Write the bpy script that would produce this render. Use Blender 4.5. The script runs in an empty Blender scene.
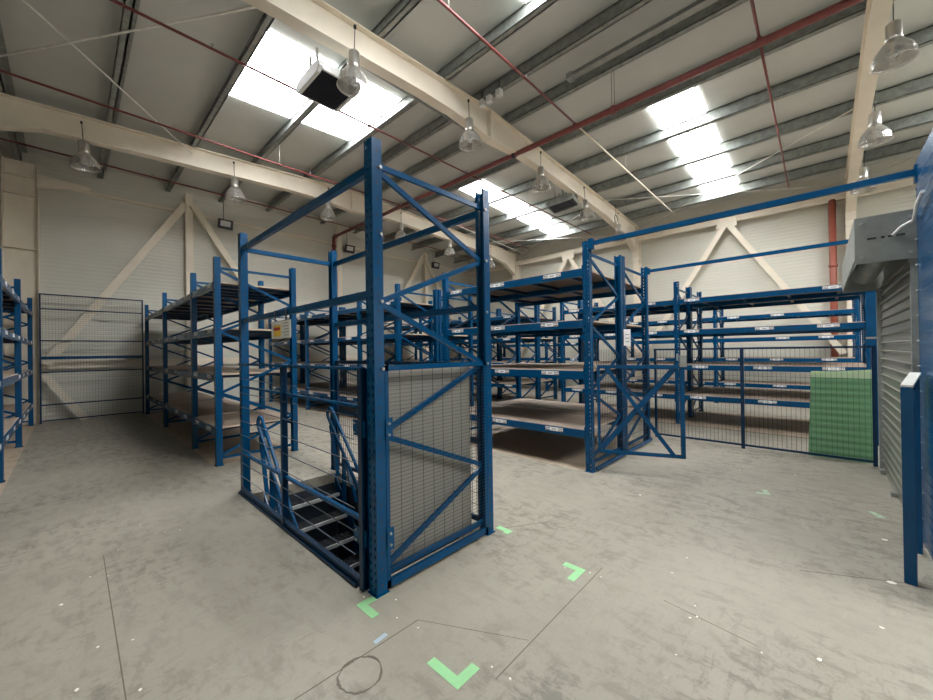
import bpy, math, random
from mathutils import Vector, Matrix
random.seed(7)
sc = bpy.context.scene
col = sc.collection
R = math.radians

# ------------------------------------------------------------------ materials
def new_mat(name):
    m = bpy.data.materials.new(name); m.use_nodes = True
    nt = m.node_tree; b = nt.nodes['Principled BSDF']
    return m, nt, b
def ramp(nt, fac, stops):
    r = nt.nodes.new('ShaderNodeValToRGB')
    el = r.color_ramp.elements
    while len(el) < len(stops): el.new(0.5)
    for e, (p, c) in zip(el, stops):
        e.position = p; e.color = (*c, 1)
    nt.links.new(fac, r.inputs[0]); return r.outputs[0]
def noise(nt, vec, scale, detail=4, rough=.6, mapscale=None, dist=0):
    if mapscale:
        mp = nt.nodes.new('ShaderNodeMapping'); mp.inputs['Scale'].default_value = mapscale
        nt.links.new(vec, mp.inputs[0]); vec = mp.outputs[0]
    n = nt.nodes.new('ShaderNodeTexNoise'); n.inputs['Scale'].default_value = scale
    n.inputs['Detail'].default_value = detail; n.inputs['Roughness'].default_value = rough
    n.inputs['Distortion'].default_value = dist
    nt.links.new(vec, n.inputs['Vector']); return n.outputs['Fac']
def coord(nt, kind='Object'):
    return nt.nodes.new('ShaderNodeTexCoord').outputs[kind]
def bump(nt, b, h, strength=.3, dist=.01):
    n = nt.nodes.new('ShaderNodeBump'); n.inputs['Strength'].default_value = strength
    n.inputs['Distance'].default_value = dist
    nt.links.new(h, n.inputs['Height']); nt.links.new(n.outputs[0], b.inputs['Normal'])
def mix(nt, fac, a, b_, mode='MIX'):
    m = nt.nodes.new('ShaderNodeMix'); m.data_type = 'RGBA'; m.blend_type = mode
    for s, v in ((m.inputs[0], fac), (m.inputs[6], a), (m.inputs[7], b_)):
        if hasattr(v, 'links'): nt.links.new(v, s)
        elif isinstance(v, (int, float)): s.default_value = v
        else: s.default_value = (*v, 1)
    return m.outputs[2]
def simple(name, c, rough=.5, metal=0., var=.12, scale=6, spec=.5):
    m, nt, b = new_mat(name)
    f = noise(nt, coord(nt), scale)
    lo = tuple(x*(1-var) for x in c); hi = tuple(min(1, x*(1+var)) for x in c)
    nt.links.new(ramp(nt, f, [(.3, lo), (.7, hi)]), b.inputs['Base Color'])
    b.inputs['Roughness'].default_value = rough; b.inputs['Metallic'].default_value = metal
    b.inputs['Specular IOR Level'].default_value = spec
    return m
M = {}
M['blue'] = simple('blue_powder_coat', (.0005, .060, .160), .25, var=.14, scale=3, spec=.28)
M['blue_dark'] = simple('dark_blue_paint', (.0008, .022, .062), .28, var=.12, spec=.35)
M['hole'] = simple('slot_shadow', (.01, .02, .04), .8)
M['wire'] = simple('mesh_wire', (.10, .14, .19), .3, .5)
M['black_wire'] = simple('dark_mesh_wire', (.008, .012, .02), .5)
M['bolt'] = simple('zinc_bolt', (.42, .43, .43), .4, .8)
M['galv'] = simple('galvanised_steel', (.30, .32, .30), .45, .35, .25, 9)
M['galv_bright'] = simple('bright_galvanised_sheet', (.30, .31, .29), .4, .6, .15, 7)
M['cream'] = simple('cream_painted_steel', (.80, .72, .59), .5, var=.05, scale=3)
M['red'] = simple('red_painted_pipe', (.19, .045, .04), .4, var=.2)
M['red2'] = simple('orange_red_pipe', (.30, .08, .05), .45, var=.15)
M['pale_rod'] = simple('pale_rod', (.80, .79, .74), .45)
M['white'] = simple('white_enamel', (.75, .75, .73), .4, var=.04)
M['label'] = simple('label_paper', (.88, .88, .86), .6, var=.02)
M['ink'] = simple('label_ink', (.03, .03, .035), .6)
M['dark'] = simple('black_plastic', (.02, .02, .024), .5)
M['grille'] = simple('dark_grille', (.028, .03, .045), .5)
M['alu'] = simple('spun_aluminium', (.62, .6, .56), .28, .85, .08)
M['tape'] = simple('green_floor_tape', (.30, .62, .30), .6, var=.08)
M['paletape'] = simple('worn_pale_green_tape', (.40, .52, .38), .7, var=.2, scale=30)
M['bluetape'] = simple('pale_blue_paper', (.38, .48, .56), .7)
M['chip'] = simple('white_paper_scrap', (.82, .80, .72), .7)
M['yellow'] = simple('sign_yellow', (.85, .55, .06), .6)
M['redink'] = simple('sign_red', (.45, .04, .03), .6)
M['seam'] = simple('dark_joint', (.135, .118, .095), .9)
M['pit'] = simple('stairwell_shade', (.02, .028, .042), .8)  # near-black colour stands for the shade of the level below
M['tread'] = simple('steel_grating', (.065, .07, .078), .45, .5)
M['nosing'] = simple('bright_nosing', (.55, .56, .56), .4, .4)
M['backing'] = simple('grey_backing_sheet', (.27, .26, .225), .6, var=.06, scale=2)
M['zone'] = simple('pale_stringer', (.4, .4, .4), .4)

# floor: dusty mezzanine board with scuffs
def floor_mat(name, c1, c2, c3):
    m, nt, b = new_mat(name); o = coord(nt)
    n1 = noise(nt, o, .55, 4, .6)
    base = ramp(nt, n1, [(.3, c1), (.7, c2)])
    big = noise(nt, o, .8, 2, .5)
    n2 = noise(nt, o, 9, 7, .72, (1.2, .55, 1), .25)        # dusty foot scuffs
    n2b = noise(nt, o, 14, 6, .75, (.5, 1.3, 1), .3)
    area = ramp(nt, big, [(.40, (.15, .15, .15)), (.62, (1, 1, 1))])
    s1 = ramp(nt, n2, [(.50, (0, 0, 0)), (.60, (.85, .85, .85))])
    s2 = ramp(nt, n2b, [(.52, (0, 0, 0)), (.62, (.7, .7, .7))])
    f = mix(nt, mix(nt, 1.0, s1, area, 'MULTIPLY'), base, c3)
    f = mix(nt, mix(nt, 1.0, s2, area, 'MULTIPLY'), f, c3)
    n3 = noise(nt, o, 70, 3, .7)
    f2 = mix(nt, ramp(nt, n3, [(.4, (0, 0, 0)), (.75, (.2, .2, .2))]), f, c3)
    n4 = noise(nt, o, 5.0, 8, .8, (.6, 2.6, 1), .6)
    f3 = mix(nt, ramp(nt, n4, [(.60, (0, 0, 0)), (.70, (.4, .4, .4))]), f2, tuple(min(1, x*1.3) for x in c2))
    nt.links.new(f3, b.inputs['Base Color'])
    nt.links.new(ramp(nt, n2, [(.35, (.45, .45, .45)), (.65, (.62, .62, .62))]), b.inputs['Roughness'])
    bump(nt, b, n3, .10, .003)
    return m
M['floor'] = floor_mat('dusty_grey_floor', (.270, .244, .194), (.352, .326, .266), (.172, .158, .13))
M['aisle'] = floor_mat('grey_aisle_floor', (.21, .20, .18), (.27, .256, .228), (.15, .143, .128))
M['deck'] = floor_mat('bare_chipboard_deck', (.42, .33, .24), (.52, .42, .31), (.34, .26, .18))

def wall_mat():
    m, nt, b = new_mat('cream_ribbed_panel'); o = coord(nt)
    n = noise(nt, o, .35, 3)
    c = ramp(nt, n, [(.3, (.62, .605, .525)), (.7, (.68, .665, .58))])
    w = nt.nodes.new('ShaderNodeTexWave'); w.wave_type = 'BANDS'; w.bands_direction = 'Z'
    w.inputs['Scale'].default_value = 3.2; w.inputs['Distortion'].default_value = .0
    nt.links.new(o, w.inputs[0])
    n2 = noise(nt, o, 1.2, 4, .6, (1, 1, 14))
    c2 = mix(nt, ramp(nt, n2, [(.4, (0, 0, 0)), (.7, (.2, .2, .2))]), c, (.54, .53, .47))
    nt.links.new(c2, b.inputs['Base Color']); b.inputs['Roughness'].default_value = .5
    bump(nt, b, w.outputs['Fac'], .25, .012)
    return m
M['wall'] = wall_mat()
def roof_mat():
    m, nt, b = new_mat('roof_liner_sheet'); o = coord(nt)
    n = noise(nt, o, .8, 4)
    c = ramp(nt, n, [(.3, (.56, .575, .54)), (.7, (.62, .635, .595))])
    w = nt.nodes.new('ShaderNodeTexWave'); w.wave_type = 'BANDS'; w.bands_direction = 'Y'
    w.inputs['Scale'].default_value = .32; nt.links.new(o, w.inputs[0])
    h = ramp(nt, w.outputs['Fac'], [(.0, (0, 0, 0)), (.04, (1, 1, 1))])
    nt.links.new(c, b.inputs['Base Color']); b.inputs['Roughness'].default_value = .55
    bump(nt, b, h, .2, .006)
    return m
M['roof'] = roof_mat()
def board_mat():
    m, nt, b = new_mat('chipboard_shelf'); o = coord(nt)
    n = noise(nt, o, 60, 3, .7); n2 = noise(nt, o, 1.2, 3)
    c = ramp(nt, n2, [(.3, (.37, .285, .215)), (.7, (.47, .37, .285))])
    c2 = mix(nt, ramp(nt, n, [(.4, (0, 0, 0)), (.7, (.3, .3, .3))]), c, (.28, .21, .155))
    nt.links.new(c2, b.inputs['Base Color']); b.inputs['Roughness'].default_value = .6
    return m
M['board'] = board_mat()
M['board_edge'] = simple('pale_board_edge', (.62, .50, .38), .6)
M['under'] = simple('shaded_board_underside', (.20, .155, .125), .7)  # darker copy of the chipboard, shade under the shelves put into its colour
def rooflight_mat(s):
    m, nt, b = new_mat('daylit_rooflight')
    b.inputs['Base Color'].default_value = (.8, .82, .82, 1)
    b.inputs['Emission Color'].default_value = (.97, .985, 1, 1)
    b.inputs['Emission Strength'].default_value = s
    return m
M['sky'] = rooflight_mat(13.0)
M['added_glow'] = rooflight_mat(1.0)  # weak glow for the added panels behind the viewer
def glass(name, c, rough, alpha):
    m, nt, b = new_mat(name)
    b.inputs['Base Color'].default_value = (*c, 1); b.inputs['Roughness'].default_value = rough
    b.inputs['Alpha'].default_value = alpha
    return m
M['lamp_glass'] = glass('prismatic_lamp_glass', (.62, .60, .56), .12, .62)
M['lamp_glass'].node_tree.nodes['Principled BSDF'].inputs['Metallic'].default_value = .7
M['green_glass'] = glass('green_translucent_sheet', (.24, .50, .27), .3, .62)
M['green_edge'] = glass('pale_sheet_edge', (.62, .78, .52), .4, .9)
def shutter_mat():
    return simple('grey_shutter_steel', (.235, .23, .195), .35, .35, .1, 3)
M['shutter'] = shutter_mat()

# ------------------------------------------------------------------ mesh builder
class MB:
    def __init__(s): s.v = []; s.f = []; s.mi = []; s.sm = []
    def poly(s, pts, mi=0):
        n = len(s.v); s.v += [tuple(p) for p in pts]; s.f.append(tuple(range(n, n+len(pts)))); s.mi.append(mi); s.sm.append(False)
    def hexa(s, p, mi=0, sub=None):   # 8 points: bottom 0-3, top 4-7
        n = len(s.v); s.v += [tuple(q) for q in p]
        for k, q in enumerate(((0,3,2,1),(4,5,6,7),(0,1,5,4),(1,2,6,5),(2,3,7,6),(3,0,4,7))):
            s.f.append(tuple(n+i for i in q)); s.sm.append(False)
            s.mi.append(sub[k] if sub else mi)
    def box(s, x0, x1, y0, y1, z0, z1, mi=0, sub=None):
        s.hexa([(x0,y0,z0),(x1,y0,z0),(x1,y1,z0),(x0,y1,z0),(x0,y0,z1),(x1,y0,z1),(x1,y1,z1),(x0,y1,z1)], mi, sub)
    def bar(s, a, b, w, h, up=(0,0,1), mi=0):
        a = Vector(a); b = Vector(b); d = (b-a).normalized(); u = Vector(up)
        if abs(d.dot(u)) > .99: u = Vector((1,0,0))
        r = d.cross(u).normalized()*w/2; u = r.cross(d).normalized()*h/2
        s.hexa([a-r-u, b-r-u, b+r-u, a+r-u, a-r+u, b-r+u, b+r+u, a+r+u], mi)
    def tube(s, pts, r, n=8, mi=0, cap=True):
        P = [Vector(p) for p in pts]; base = len(s.v); prev = None
        for i, p in enumerate(P):
            d = (P[min(i+1, len(P)-1)] - P[max(i-1, 0)]).normalized()
            if prev is None:
                u = Vector((0,0,1)) if abs(d.z) < .9 else Vector((1,0,0))
            else: u = prev
            a = d.cross(u).normalized(); u = a.cross(d).normalized(); prev = u
            rr = r[i] if isinstance(r, (list, tuple)) else r
            for k in range(n):
                t = 2*math.pi*k/n; s.v.append(tuple(p + a*math.cos(t)*rr + u*math.sin(t)*rr))
        for i in range(len(P)-1):
            for k in range(n):
                q = base+i*n; s.f.append((q+k, q+(k+1)%n, q+n+(k+1)%n, q+n+k)); s.mi.append(mi); s.sm.append(True)
        if cap:
            s.f.append(tuple(base+k for k in range(n))[::-1]); s.mi.append(mi); s.sm.append(False)
            q = base+(len(P)-1)*n; s.f.append(tuple(q+k for k in range(n))); s.mi.append(mi); s.sm.append(False)
    def lathe(s, prof, c=(0,0,0), n=24, mi=0):
        base = len(s.v)
        for (r, z) in prof:
            for k in range(n):
                t = 2*math.pi*k/n; s.v.append((c[0]+r*math.cos(t), c[1]+r*math.sin(t), c[2]+z))
        for i in range(len(prof)-1):
            for k in range(n):
                q = base+i*n; s.f.append((q+k, q+(k+1)%n, q+n+(k+1)%n, q+n+k)); s.mi.append(mi); s.sm.append(True)
    def prism(s, poly, ax, a, b, mi=0):      # extrude a 2D outline along axis ax (0,1,2)
        def P(u, v, w):
            return {0:(w,u,v), 1:(u,w,v), 2:(u,v,w)}[ax]
        n = len(s.v); k = len(poly)
        s.v += [P(u, v, a) for u, v in poly] + [P(u, v, b) for u, v in poly]
        s.f.append(tuple(range(n, n+k))); s.f.append(tuple(range(n+2*k-1, n+k-1, -1)))
        s.mi += [mi, mi]; s.sm += [False, False]
        for i in range(k):
            s.f.append((n+i, n+k+i, n+k+(i+1)%k, n+(i+1)%k)); s.mi.append(mi); s.sm.append(False)
    def mesh(s, name, mats):
        me = bpy.data.meshes.new(name); me.from_pydata(s.v, [], s.f)
        if not isinstance(mats, (list, tuple)): mats = [mats]
        for m in mats: me.materials.append(M[m] if isinstance(m, str) else m)
        me.polygons.foreach_set('material_index', s.mi); me.polygons.foreach_set('use_smooth', s.sm)
        me.update(); return me
    def build(s, name, mats, parent=None, loc=(0,0,0), bevel=0):
        o = link(s.mesh(name, mats), name, parent, loc)
        if bevel:
            b = o.modifiers.new('bevel', 'BEVEL'); b.width = bevel; b.segments = 2; b.limit_method = 'ANGLE'
        return o
def link(me, name, parent=None, loc=(0,0,0), rot=(0,0,0)):
    o = bpy.data.objects.new(name, me); col.objects.link(o)
    o.parent = parent; o.location = loc; o.rotation_euler = rot
    return o
def tag(o, label, cat, group=None, kind=None):
    o['label'] = label; o['category'] = cat
    if group: o['group'] = group
    if kind: o['kind'] = kind
    return o
def thing(name, label, cat, loc=(0,0,0), rz=0, group=None):
    o = bpy.data.objects.new(name, None); col.objects.link(o); o.empty_display_size = .1
    o.location = loc; o.rotation_euler = (0,0,rz)
    return tag(o, label, cat, group)
def struct(o, label=None):
    o['kind'] = 'structure'
    if label: o['label'] = label
    return o
def copy_tree(o, parent=None):
    c = o.copy(); col.objects.link(c); c.parent = parent
    for ch in list(o.children): copy_tree(ch, c)
    return c

# ------------------------------------------------------------------ the building
XR, ZR, SL = 5.75, 6.28, .05          # ridge x, rafter top at ridge, slope
XW, YG, XL, YB = 14.22, 13.2, -2.9, -11.4
def zt(x): return ZR - SL*abs(x-XR)

# floor: cells, with the stair opening left out
HX0, HX1, HY0, HY1 = 1.33, 2.32, 2.13, 4.47
f = MB()
xs = [XL, -1.66, -.53, HX0, HX1, 2.44, 4.36, 5.45, 6.52, 8.3, 10.4, 11.95, XW]
ys = [YB, -.62, 2.03, HY0, HY1, 4.63, 5.93, 12.8, YG]
for i in range(len(xs)-1):
    for j in range(len(ys)-1):
        x0, x1, y0, y1 = xs[i], xs[i+1], ys[j], ys[j+1]
        if x0 >= HX0-.001 and x1 <= HX1+.001 and y0 >= HY0-.001 and y1 <= HY1+.001: continue
        mi = 0
        xm, ym = (x0+x1)/2, (y0+y1)/2
        racky = (2.03 < ym < 4.63) or 5.93 < ym < 12.8
        if racky and (4.36 < xm < 6.52 or 8.3 < xm < 10.4): mi = 2
        if 5.93 < ym < 12.8 and (1.34 < xm < 2.44 or -1.66 < xm < -.53): mi = 2
        if -1.66 < xm < -.53 and 2 < ym < 5.93: mi = 2
        if xm > 8.3 and -.62 < ym < 2.03 and xm < 10.4: mi = 2
        f.box(x0, x1, y0, y1, -.12, 0, mi)
struct(f.build('floor', ['floor', 'aisle', 'deck']), 'dusty grey boarded mezzanine floor')
# added box below the stair opening, its shade put into the dark colour
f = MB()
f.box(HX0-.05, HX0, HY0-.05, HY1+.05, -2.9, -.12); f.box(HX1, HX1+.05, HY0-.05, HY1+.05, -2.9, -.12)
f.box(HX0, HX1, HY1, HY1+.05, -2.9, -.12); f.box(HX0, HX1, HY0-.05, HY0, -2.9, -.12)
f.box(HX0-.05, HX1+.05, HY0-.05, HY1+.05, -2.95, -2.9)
struct(f.build('wall_stairwell_shade', 'pit'), 'added dark box for the shade below the stair opening')

f = MB(); f.box(XL-.2, XW+.2, YG, YG+.2, -.1, 6.9)
struct(f.build('wall_gable', 'wall'), 'cream ribbed gable wall')
f = MB(); f.box(XW, XW+.2, YB, YG, -.1, 6.4)
struct(f.build('wall_right', 'wall'), 'cream ribbed long wall at the eaves')
f = MB(); f.box(XL-.2, XL, YB, YG, -.1, 6.4)
struct(f.build('wall_left', 'wall'))
f = MB(); f.box(XL-.2, XW+.2, YB-.2, YB, -.1, 6.9)
struct(f.build('wall_back', 'wall'))
f = MB()
e = .27
f.prism([(XL-.2, zt(XL)+e), (XR, ZR+e), (XW+.2, zt(XW)+e), (XW+.2, zt(XW)+e+.1), (XR, ZR+e+.1), (XL-.2, zt(XL)+e+.1)], 1, YB-.2, YG+.2)
struct(f.build('ceiling', 'roof'), 'profiled roof liner on steel purlins')

# purlins
e = .27
PX = [-2.1, -.72, .6, 1.95, 3.22, 4.55, 5.5, 6.4, 7.72, 9.1, 10.55, 11.95, 13.2]
n = 0
for px in PX:
    n += 1; f = MB(); z = zt(px)
    f.box(px-.012, px+.012, YB, YG, z, z+e); f.box(px-.09, px+.012, YB, YG, z, z+.014); f.box(px-.012, px+.09, YB, YG, z+e-.02, z+e)
    f.box(px-.09, px-.078, YB, YG, z, z+.035)
    struct(f.build('trim_%d' % n, 'galv'), 'galvanised roof purlin')

# portal frames
FY = [-11.15, -5.85, -.62, 4.75, 10.02]
def portal(y, k):
    f = MB(); t = .012; D = .42
    xa, xb = XL+.0, XW-.02
    bot = [(xa+.32, 4.7), (xa+.5, 4.85), (xa+2.6, zt(xa+2.6)-D), (4.0, zt(4.0)-D), (4.7, zt(4.7)-D-.03), (XR, ZR-D-.16), (6.9, zt(6.9)-D-.03), (7.6, zt(7.6)-D), (xb-3.0, zt(xb-3.0)-D), (xb-1.1, zt(xb-1.1)-D-.16), (xb-.42, 4.95), (xb-.3, 4.7)]
    top = [(xa, zt(xa)), (XR, ZR), (xb, zt(xb))]
    outer = [(xa, 0)] + top + [(xb, 0), (xb-.3, 0)] + bot[::-1] + [(xa+.32, 0)]
    # web as quads between consecutive x stations
    def strip(p, q, a, b):
        f.hexa([(p[0], y-t, p[1]), (q[0], y-t, q[1]), (q[0], y+t, q[1]), (p[0], y+t, p[1]), (a[0], y-t, a[1]), (b[0], y-t, b[1]), (b[0], y+t, b[1]), (a[0], y+t, a[1])])
    for p, q in zip(bot[:-1], bot[1:]):
        if p[0] < XR < q[0] : pass
        strip(p, q, (p[0], zt(p[0])), (q[0], zt(q[0])))
    strip((xa, 0), (xa+.32, 0), (xa, zt(xa)), (xa+.32, zt(xa+.32)))
    strip((xb-.3, 0), (xb, 0), (xb-.3, zt(xb-.3)), (xb, zt(xb)))
    def fl(a, b, w=.19): f.bar((a[0], y, a[1]), (b[0], y, b[1]), w, .022)
    path = [(xa+.32, 0)] + bot + [(xb-.3, 0)]
    for p, q in zip(path[:-1], path[1:]): fl(p, q)
    fl((xa, zt(xa)-.011), (XR, ZR-.011)); fl((XR, ZR-.011), (xb, zt(xb)-.011))
    fl((xa+.01, 0), (xa+.01, zt(xa))); fl((xb-.01, 0), (xb-.01, zt(xb)))
    f.box(XR-.02, XR+.02, y-.095, y+.095, ZR-D-.16, ZR)          # ridge end plates
    f.box(xb-.32, xb, y-.095, y+.095, 4.66, 4.69); 
    f.box(xb-.335, xb-.315, y-.095, y+.095, 4.6, zt(xb-.3)-.01)
    struct(f.build('trim_%d' % k, 'cream'), 'cream steel portal frame')
for i, y in enumerate(FY): portal(y, 20+i)

# gable columns, braces, eaves beam
f = MB()
def icol(f, x0, x1, y0, y1, zt_, w=.02):
    f.box(x0, x0+w, y0, y1, 0, zt_); f.box(x1-w, x1, y0, y1, 0, zt_); f.box(x0, x1, (y0+y1)/2-.01, (y0+y1)/2+.01, 0, zt_)
icol(f, -1.0, -.46, 12.98, 13.2, zt(-.7)); f.box(-.98, -.48, 12.99, 13.1, 5.18, 5.2); f.box(-.98, -.48, 12.99, 13.1, 3.96, 3.99); f.box(-.98, -.48, 12.99, 13.1, 5.6, 5.62)
f.prism([(-.46, 5.72), (.38, 5.66), (.38, 5.60), (-.46, 5.42)], 1, 12.98, 13.1)
struct(f.build('trim_30', 'cream'), 'wide cream steel gable column')
k = 31
for cx_ in (2.37, 6.95, 11.2):
    f = MB(); f.box(cx_-.09, cx_+.09, 13.0, 13.02, 0, zt(cx_)); f.box(cx_-.09, cx_+.09, 13.16, 13.18, 0, zt(cx_)); f.box(cx_-.008, cx_+.008, 13.02, 13.16, 0, zt(cx_))
    struct(f.build('trim_%d' % k, 'cream'), 'cream gable post'); k += 1
def brace(a, b, w=.17, d=.08, nm='cream'):
    global k
    f = MB(); f.bar(a, b, d, w, up=(0,0,1)) ; struct(f.build('trim_%d' % k, nm), 'cream diagonal wall brace'); k += 1
for ap, zl in ((2.37, 1.35), (11.0, 1.35)):
    brace((ap-.08, 12.95, 5.78), (ap-2.75, 12.95, zl)); brace((ap+.08, 12.95, 5.78), (ap+2.75, 12.95, zl+.1))
brace((-.42, 12.93, 1.15), (.25, 12.93, .0), .14); brace((5.2, 12.93, 1.15), (4.6, 12.93, 0), .14)
f = MB(); f.box(XL, XW, 13.1, 13.2, 1.24, 1.42); struct(f.build('trim_%d' % k, 'cream'), 'cream sheeting rail'); k += 1
f = MB(); f.box(XL, XW, 13.14, 13.2, 5.56, 5.62); struct(f.build('trim_%d' % k, 'cream'), 'cream flashing line'); k += 1
for yy in (-3.2, 2.05, 7.4):
    brace((13.95, yy-.05, 5.28), (13.95, yy-2.5, 1.3), .15); brace((13.95, yy+.05, 5.28), (13.95, yy+2.5, 1.3), .15)
    f = MB(); f.box(13.9, 13.99, yy-.26, yy+.26, 5.2, 5.5); struct(f.build('trim_%d' % k, 'cream'), 'cream gusset plate'); k += 1
f = MB(); f.box(13.96, 14.1, YB, YG, 5.36, 5.56); struct(f.build('trim_%d' % k, 'cream'), 'cream eaves beam'); k += 1

# rooflights between the purlins
wn = 1
def rooflight(x0, x1, y0, y1, frame=True):
    global wn
    f = MB(); za, zb = zt(x0)+e-.012, zt(x1)+e-.012
    f.hexa([(x0,y0,za-.004),(x1,y0,zb-.004),(x1,y1,zb-.004),(x0,y1,za-.004),(x0,y0,za),(x1,y0,zb),(x1,y1,zb),(x0,y1,za)])
    o = f.build('window_%d' % wn, 'sky'); struct(o, 'white daylit rooflight panel'); wn += 1
    g = MB()
    for yy in (y0, (y0+y1)/2, y1):
        g.bar((x0, yy, za-.008), (x1, yy, zb-.008), .022, .012)
    g.bar((x0, y0, za-.008), (x0, y1, za-.008), .03, .014); g.bar((x1, y0, zb-.008), (x1, y1, zb-.008), .03, .014)
    g.build('window_frame', 'white', o)
def strips(y0, y1, xs_):
    for a, b in xs_: rooflight(a+.03, b-.03, y0, y1)
rightside = [(7.72, 9.1), (9.1, 10.55), (10.55, 11.95), (11.95, 13.2)]
leftside = [(1.95, 3.22), (3.22, 4.55)]
strips(1.64, 2.50, rightside); strips(6.98, 7.88, rightside)
strips(5.95, 7.95, leftside)
strips(.9, 3.0, leftside)  # strip hinted at by a gleam, added to brighten the room
for yy in (-4.3,): strips(yy, yy+2.1, leftside); strips(yy, yy+2.1, rightside[:3])  # unseen rooflights behind the viewer, added for more light

for xa, xb in ((1.0, 5.0), (8.0, 12.5)):  # two unseen glowing panels added to brighten the room
    f = MB(); f.box(xa, xb, YB+.005, YB+.03, .6, 4.2); o = f.build('window_%d' % wn, 'added_glow'); struct(o, 'added glowing panel on the wall behind the viewer'); wn += 1
    f = MB(); f.box(xa-.1, xb+.1, YB, YB+.06, 4.2, 4.3); f.box(xa-.1, xb+.1, YB, YB+.06, .5, .6); f.box(xa-.1, xa, YB, YB+.06, .6, 4.2); f.box(xb, xb+.1, YB, YB+.06, .6, 4.2); f.build('window_frame', 'white', o)
# ------------------------------------------------------------------ racking
HP = 2.835
def upright_mesh():
    """perforated C section: face .10 wide (Y) at x 0, depth .075 (+X)"""
    f = MB(); H = HP; w = .044; d = .072; t = .003
    cols = [(-w, -.030), (-.017, .017), (.030, w)]
    for a, b in cols: f.box(0, t, a, b, 0, H)
    z = .0; pitch = .05
    while z < H-.03:
        f.box(0, t, -.030, -.017, z, z+.028); f.box(0, t, .017, .030, z, z+.028)
        z += pitch
    f.box(t, d, -w, -w+t, 0, H); f.box(t, d, w-t, w, 0, H)
    f.box(d-t, d, -w, -w+.02, 0, H); f.box(d-t, d, w-.02, w, 0, H)
    z = .05
    while z < H-.05:                                 # side slots read as dark dots
        f.box(.030, .042, -w-.0006, -w, z, z+.018, 1); f.box(.030, .042, w, w+.0006, z, z+.018, 1)
        z += .1
    f.box(-.012, d+.012, -w-.01, w+.01, 0, .006)
    f.box(t, .014, -.017, .017, 0, H)                  # stiffening rib behind the slots
    return f.mesh('upright', ['blue', 'hole'])
ME_UP = upright_mesh()
def lacing_mesh(dep):
    f = MB(); a, b = .06, dep-.06
    zs = [.13, .56, .98, 1.40, 1.82, 2.24, 2.66]
    f.bar((a, 0, .10), (b, 0, .10), .022, .035); f.bar((a, 0, 2.69), (b, 0, 2.69), .022, .035)
    for i in range(6):
        p, q = (b, a) if i % 2 == 1 else (a, b)
        f.bar((p, 0, zs[i]), (q, 0, zs[i+1]), .022, .035)
    return f.mesh('upright_frame', 'blue')
ME_LACE = {}
def beam_mesh(L):
    f = MB()
    f.box(0, .04, 0, L, -.095, 0)
    for y0 in (-.0, L-.006): f.box(-.004, .05, y0, y0+.006, -.15, .04)
    return f.mesh('beam', 'blue')
ME_BEAM = {}
def label_mesh():
    f = MB(); f.box(-.004, -.001, -.13, .13, -.022, .026)
    for yy in (-.10, .10):
        for q in range(4): f.box(-.005, -.004, yy-.036+q*.02, yy-.024+q*.02, .004, .018, 1)
        f.box(-.005, -.004, yy-.036, yy+.036, -.018, -.008, 1)
    f.box(-.005, -.004, -.03, .03, -.004, .004, 1)
    return f.mesh('label_strip', ['label', 'ink'])
ME_LABEL = label_mesh()
def board_mesh(L, D):
    f = MB(); g = .004
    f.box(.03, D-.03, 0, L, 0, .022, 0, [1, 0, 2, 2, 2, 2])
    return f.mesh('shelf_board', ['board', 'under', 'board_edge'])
ME_BOARD = {}
def support_mesh(L, D):
    f = MB()
    f.box(.045, D-.045, -.02, .02, -.045, 0)
    return f.mesh('support_bar', 'blue_dark')
ME_SUP = {}
LV = [.50, 1.235, 1.87, 2.51]
def rack(label, x, dep, ys_, levels=LV, flip=False, labels=True, group='blue pallet racking runs', hz=1.0, name='shelving_rack', skip=(), label_seed=0):
    """run along +Y from ys_[0]; face at local x 0; flip mirrors so the labelled face looks to +X"""
    rnd = random.Random(label_seed)
    t = thing(name, label, 'shelving rack', (x, ys_[0], 0), 0, group)
    key = round(dep, 3)
    if key not in ME_LACE: ME_LACE[key] = lacing_mesh(dep)
    for y in ys_:
        fr = link(ME_LACE[key], 'upright_frame', t, (0, y-ys_[0], 0))
        fr.scale = (1, 1, hz)
        link(ME_UP, 'upright', fr, (0, 0, 0)); link(ME_UP, 'upright', fr, (dep, 0, 0), (0, 0, math.pi))
    for y0, y1 in zip(ys_[:-1], ys_[1:]):
        L = round(y1-y0-.10, 3); a = y0-ys_[0]+.05
        if L not in ME_BEAM: ME_BEAM[L] = beam_mesh(L)
        bk = (L, key)
        if bk not in ME_BOARD: ME_BOARD[bk] = board_mesh(L, dep); ME_SUP[bk] = support_mesh(L, dep)
        for lz in levels:
            if (round(y0, 2), lz) in skip: continue
            b1 = link(ME_BEAM[L], 'beam', t, (.004, a, lz)); b2 = link(ME_BEAM[L], 'beam', t, (dep-.004, a+L, lz), (0, 0, math.pi))
            bd = link(ME_BOARD[bk], 'shelf_board', t, (0, a, lz-.012))
            for i in range(4): link(ME_SUP[bk], 'support_bar', bd, (0, L*(i+.5)/4, 0))
            if labels:
                ps = [.42, 1.32, L-.28] if L > 2 else [.28, L-.25]
                for p in ps:
                    if rnd.random() < .93: link(ME_LABEL, 'label_strip', b2 if flip else b1, (-.001, p+rnd.uniform(-.08, .08) if not flip else L-p, -.035))
    return t
G1 = [2.08, 4.62]; G2 = [5.97, 7.38, 10.06, 12.74]
rack('blue racking run behind the stair enclosure, left of the central aisle', 1.35, 1.08, G2, label_seed=1)
rack('blue racking run at the left edge, across the aisle from the wire end fence', -1.64, 1.08, [4.62, 7.25, 9.85, 12.74], flip=True, label_seed=2)
rack('blue single-bay rack with brown shelves to the right of the mesh stair cage', 4.36, 1.06, G1, label_seed=3)
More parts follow.
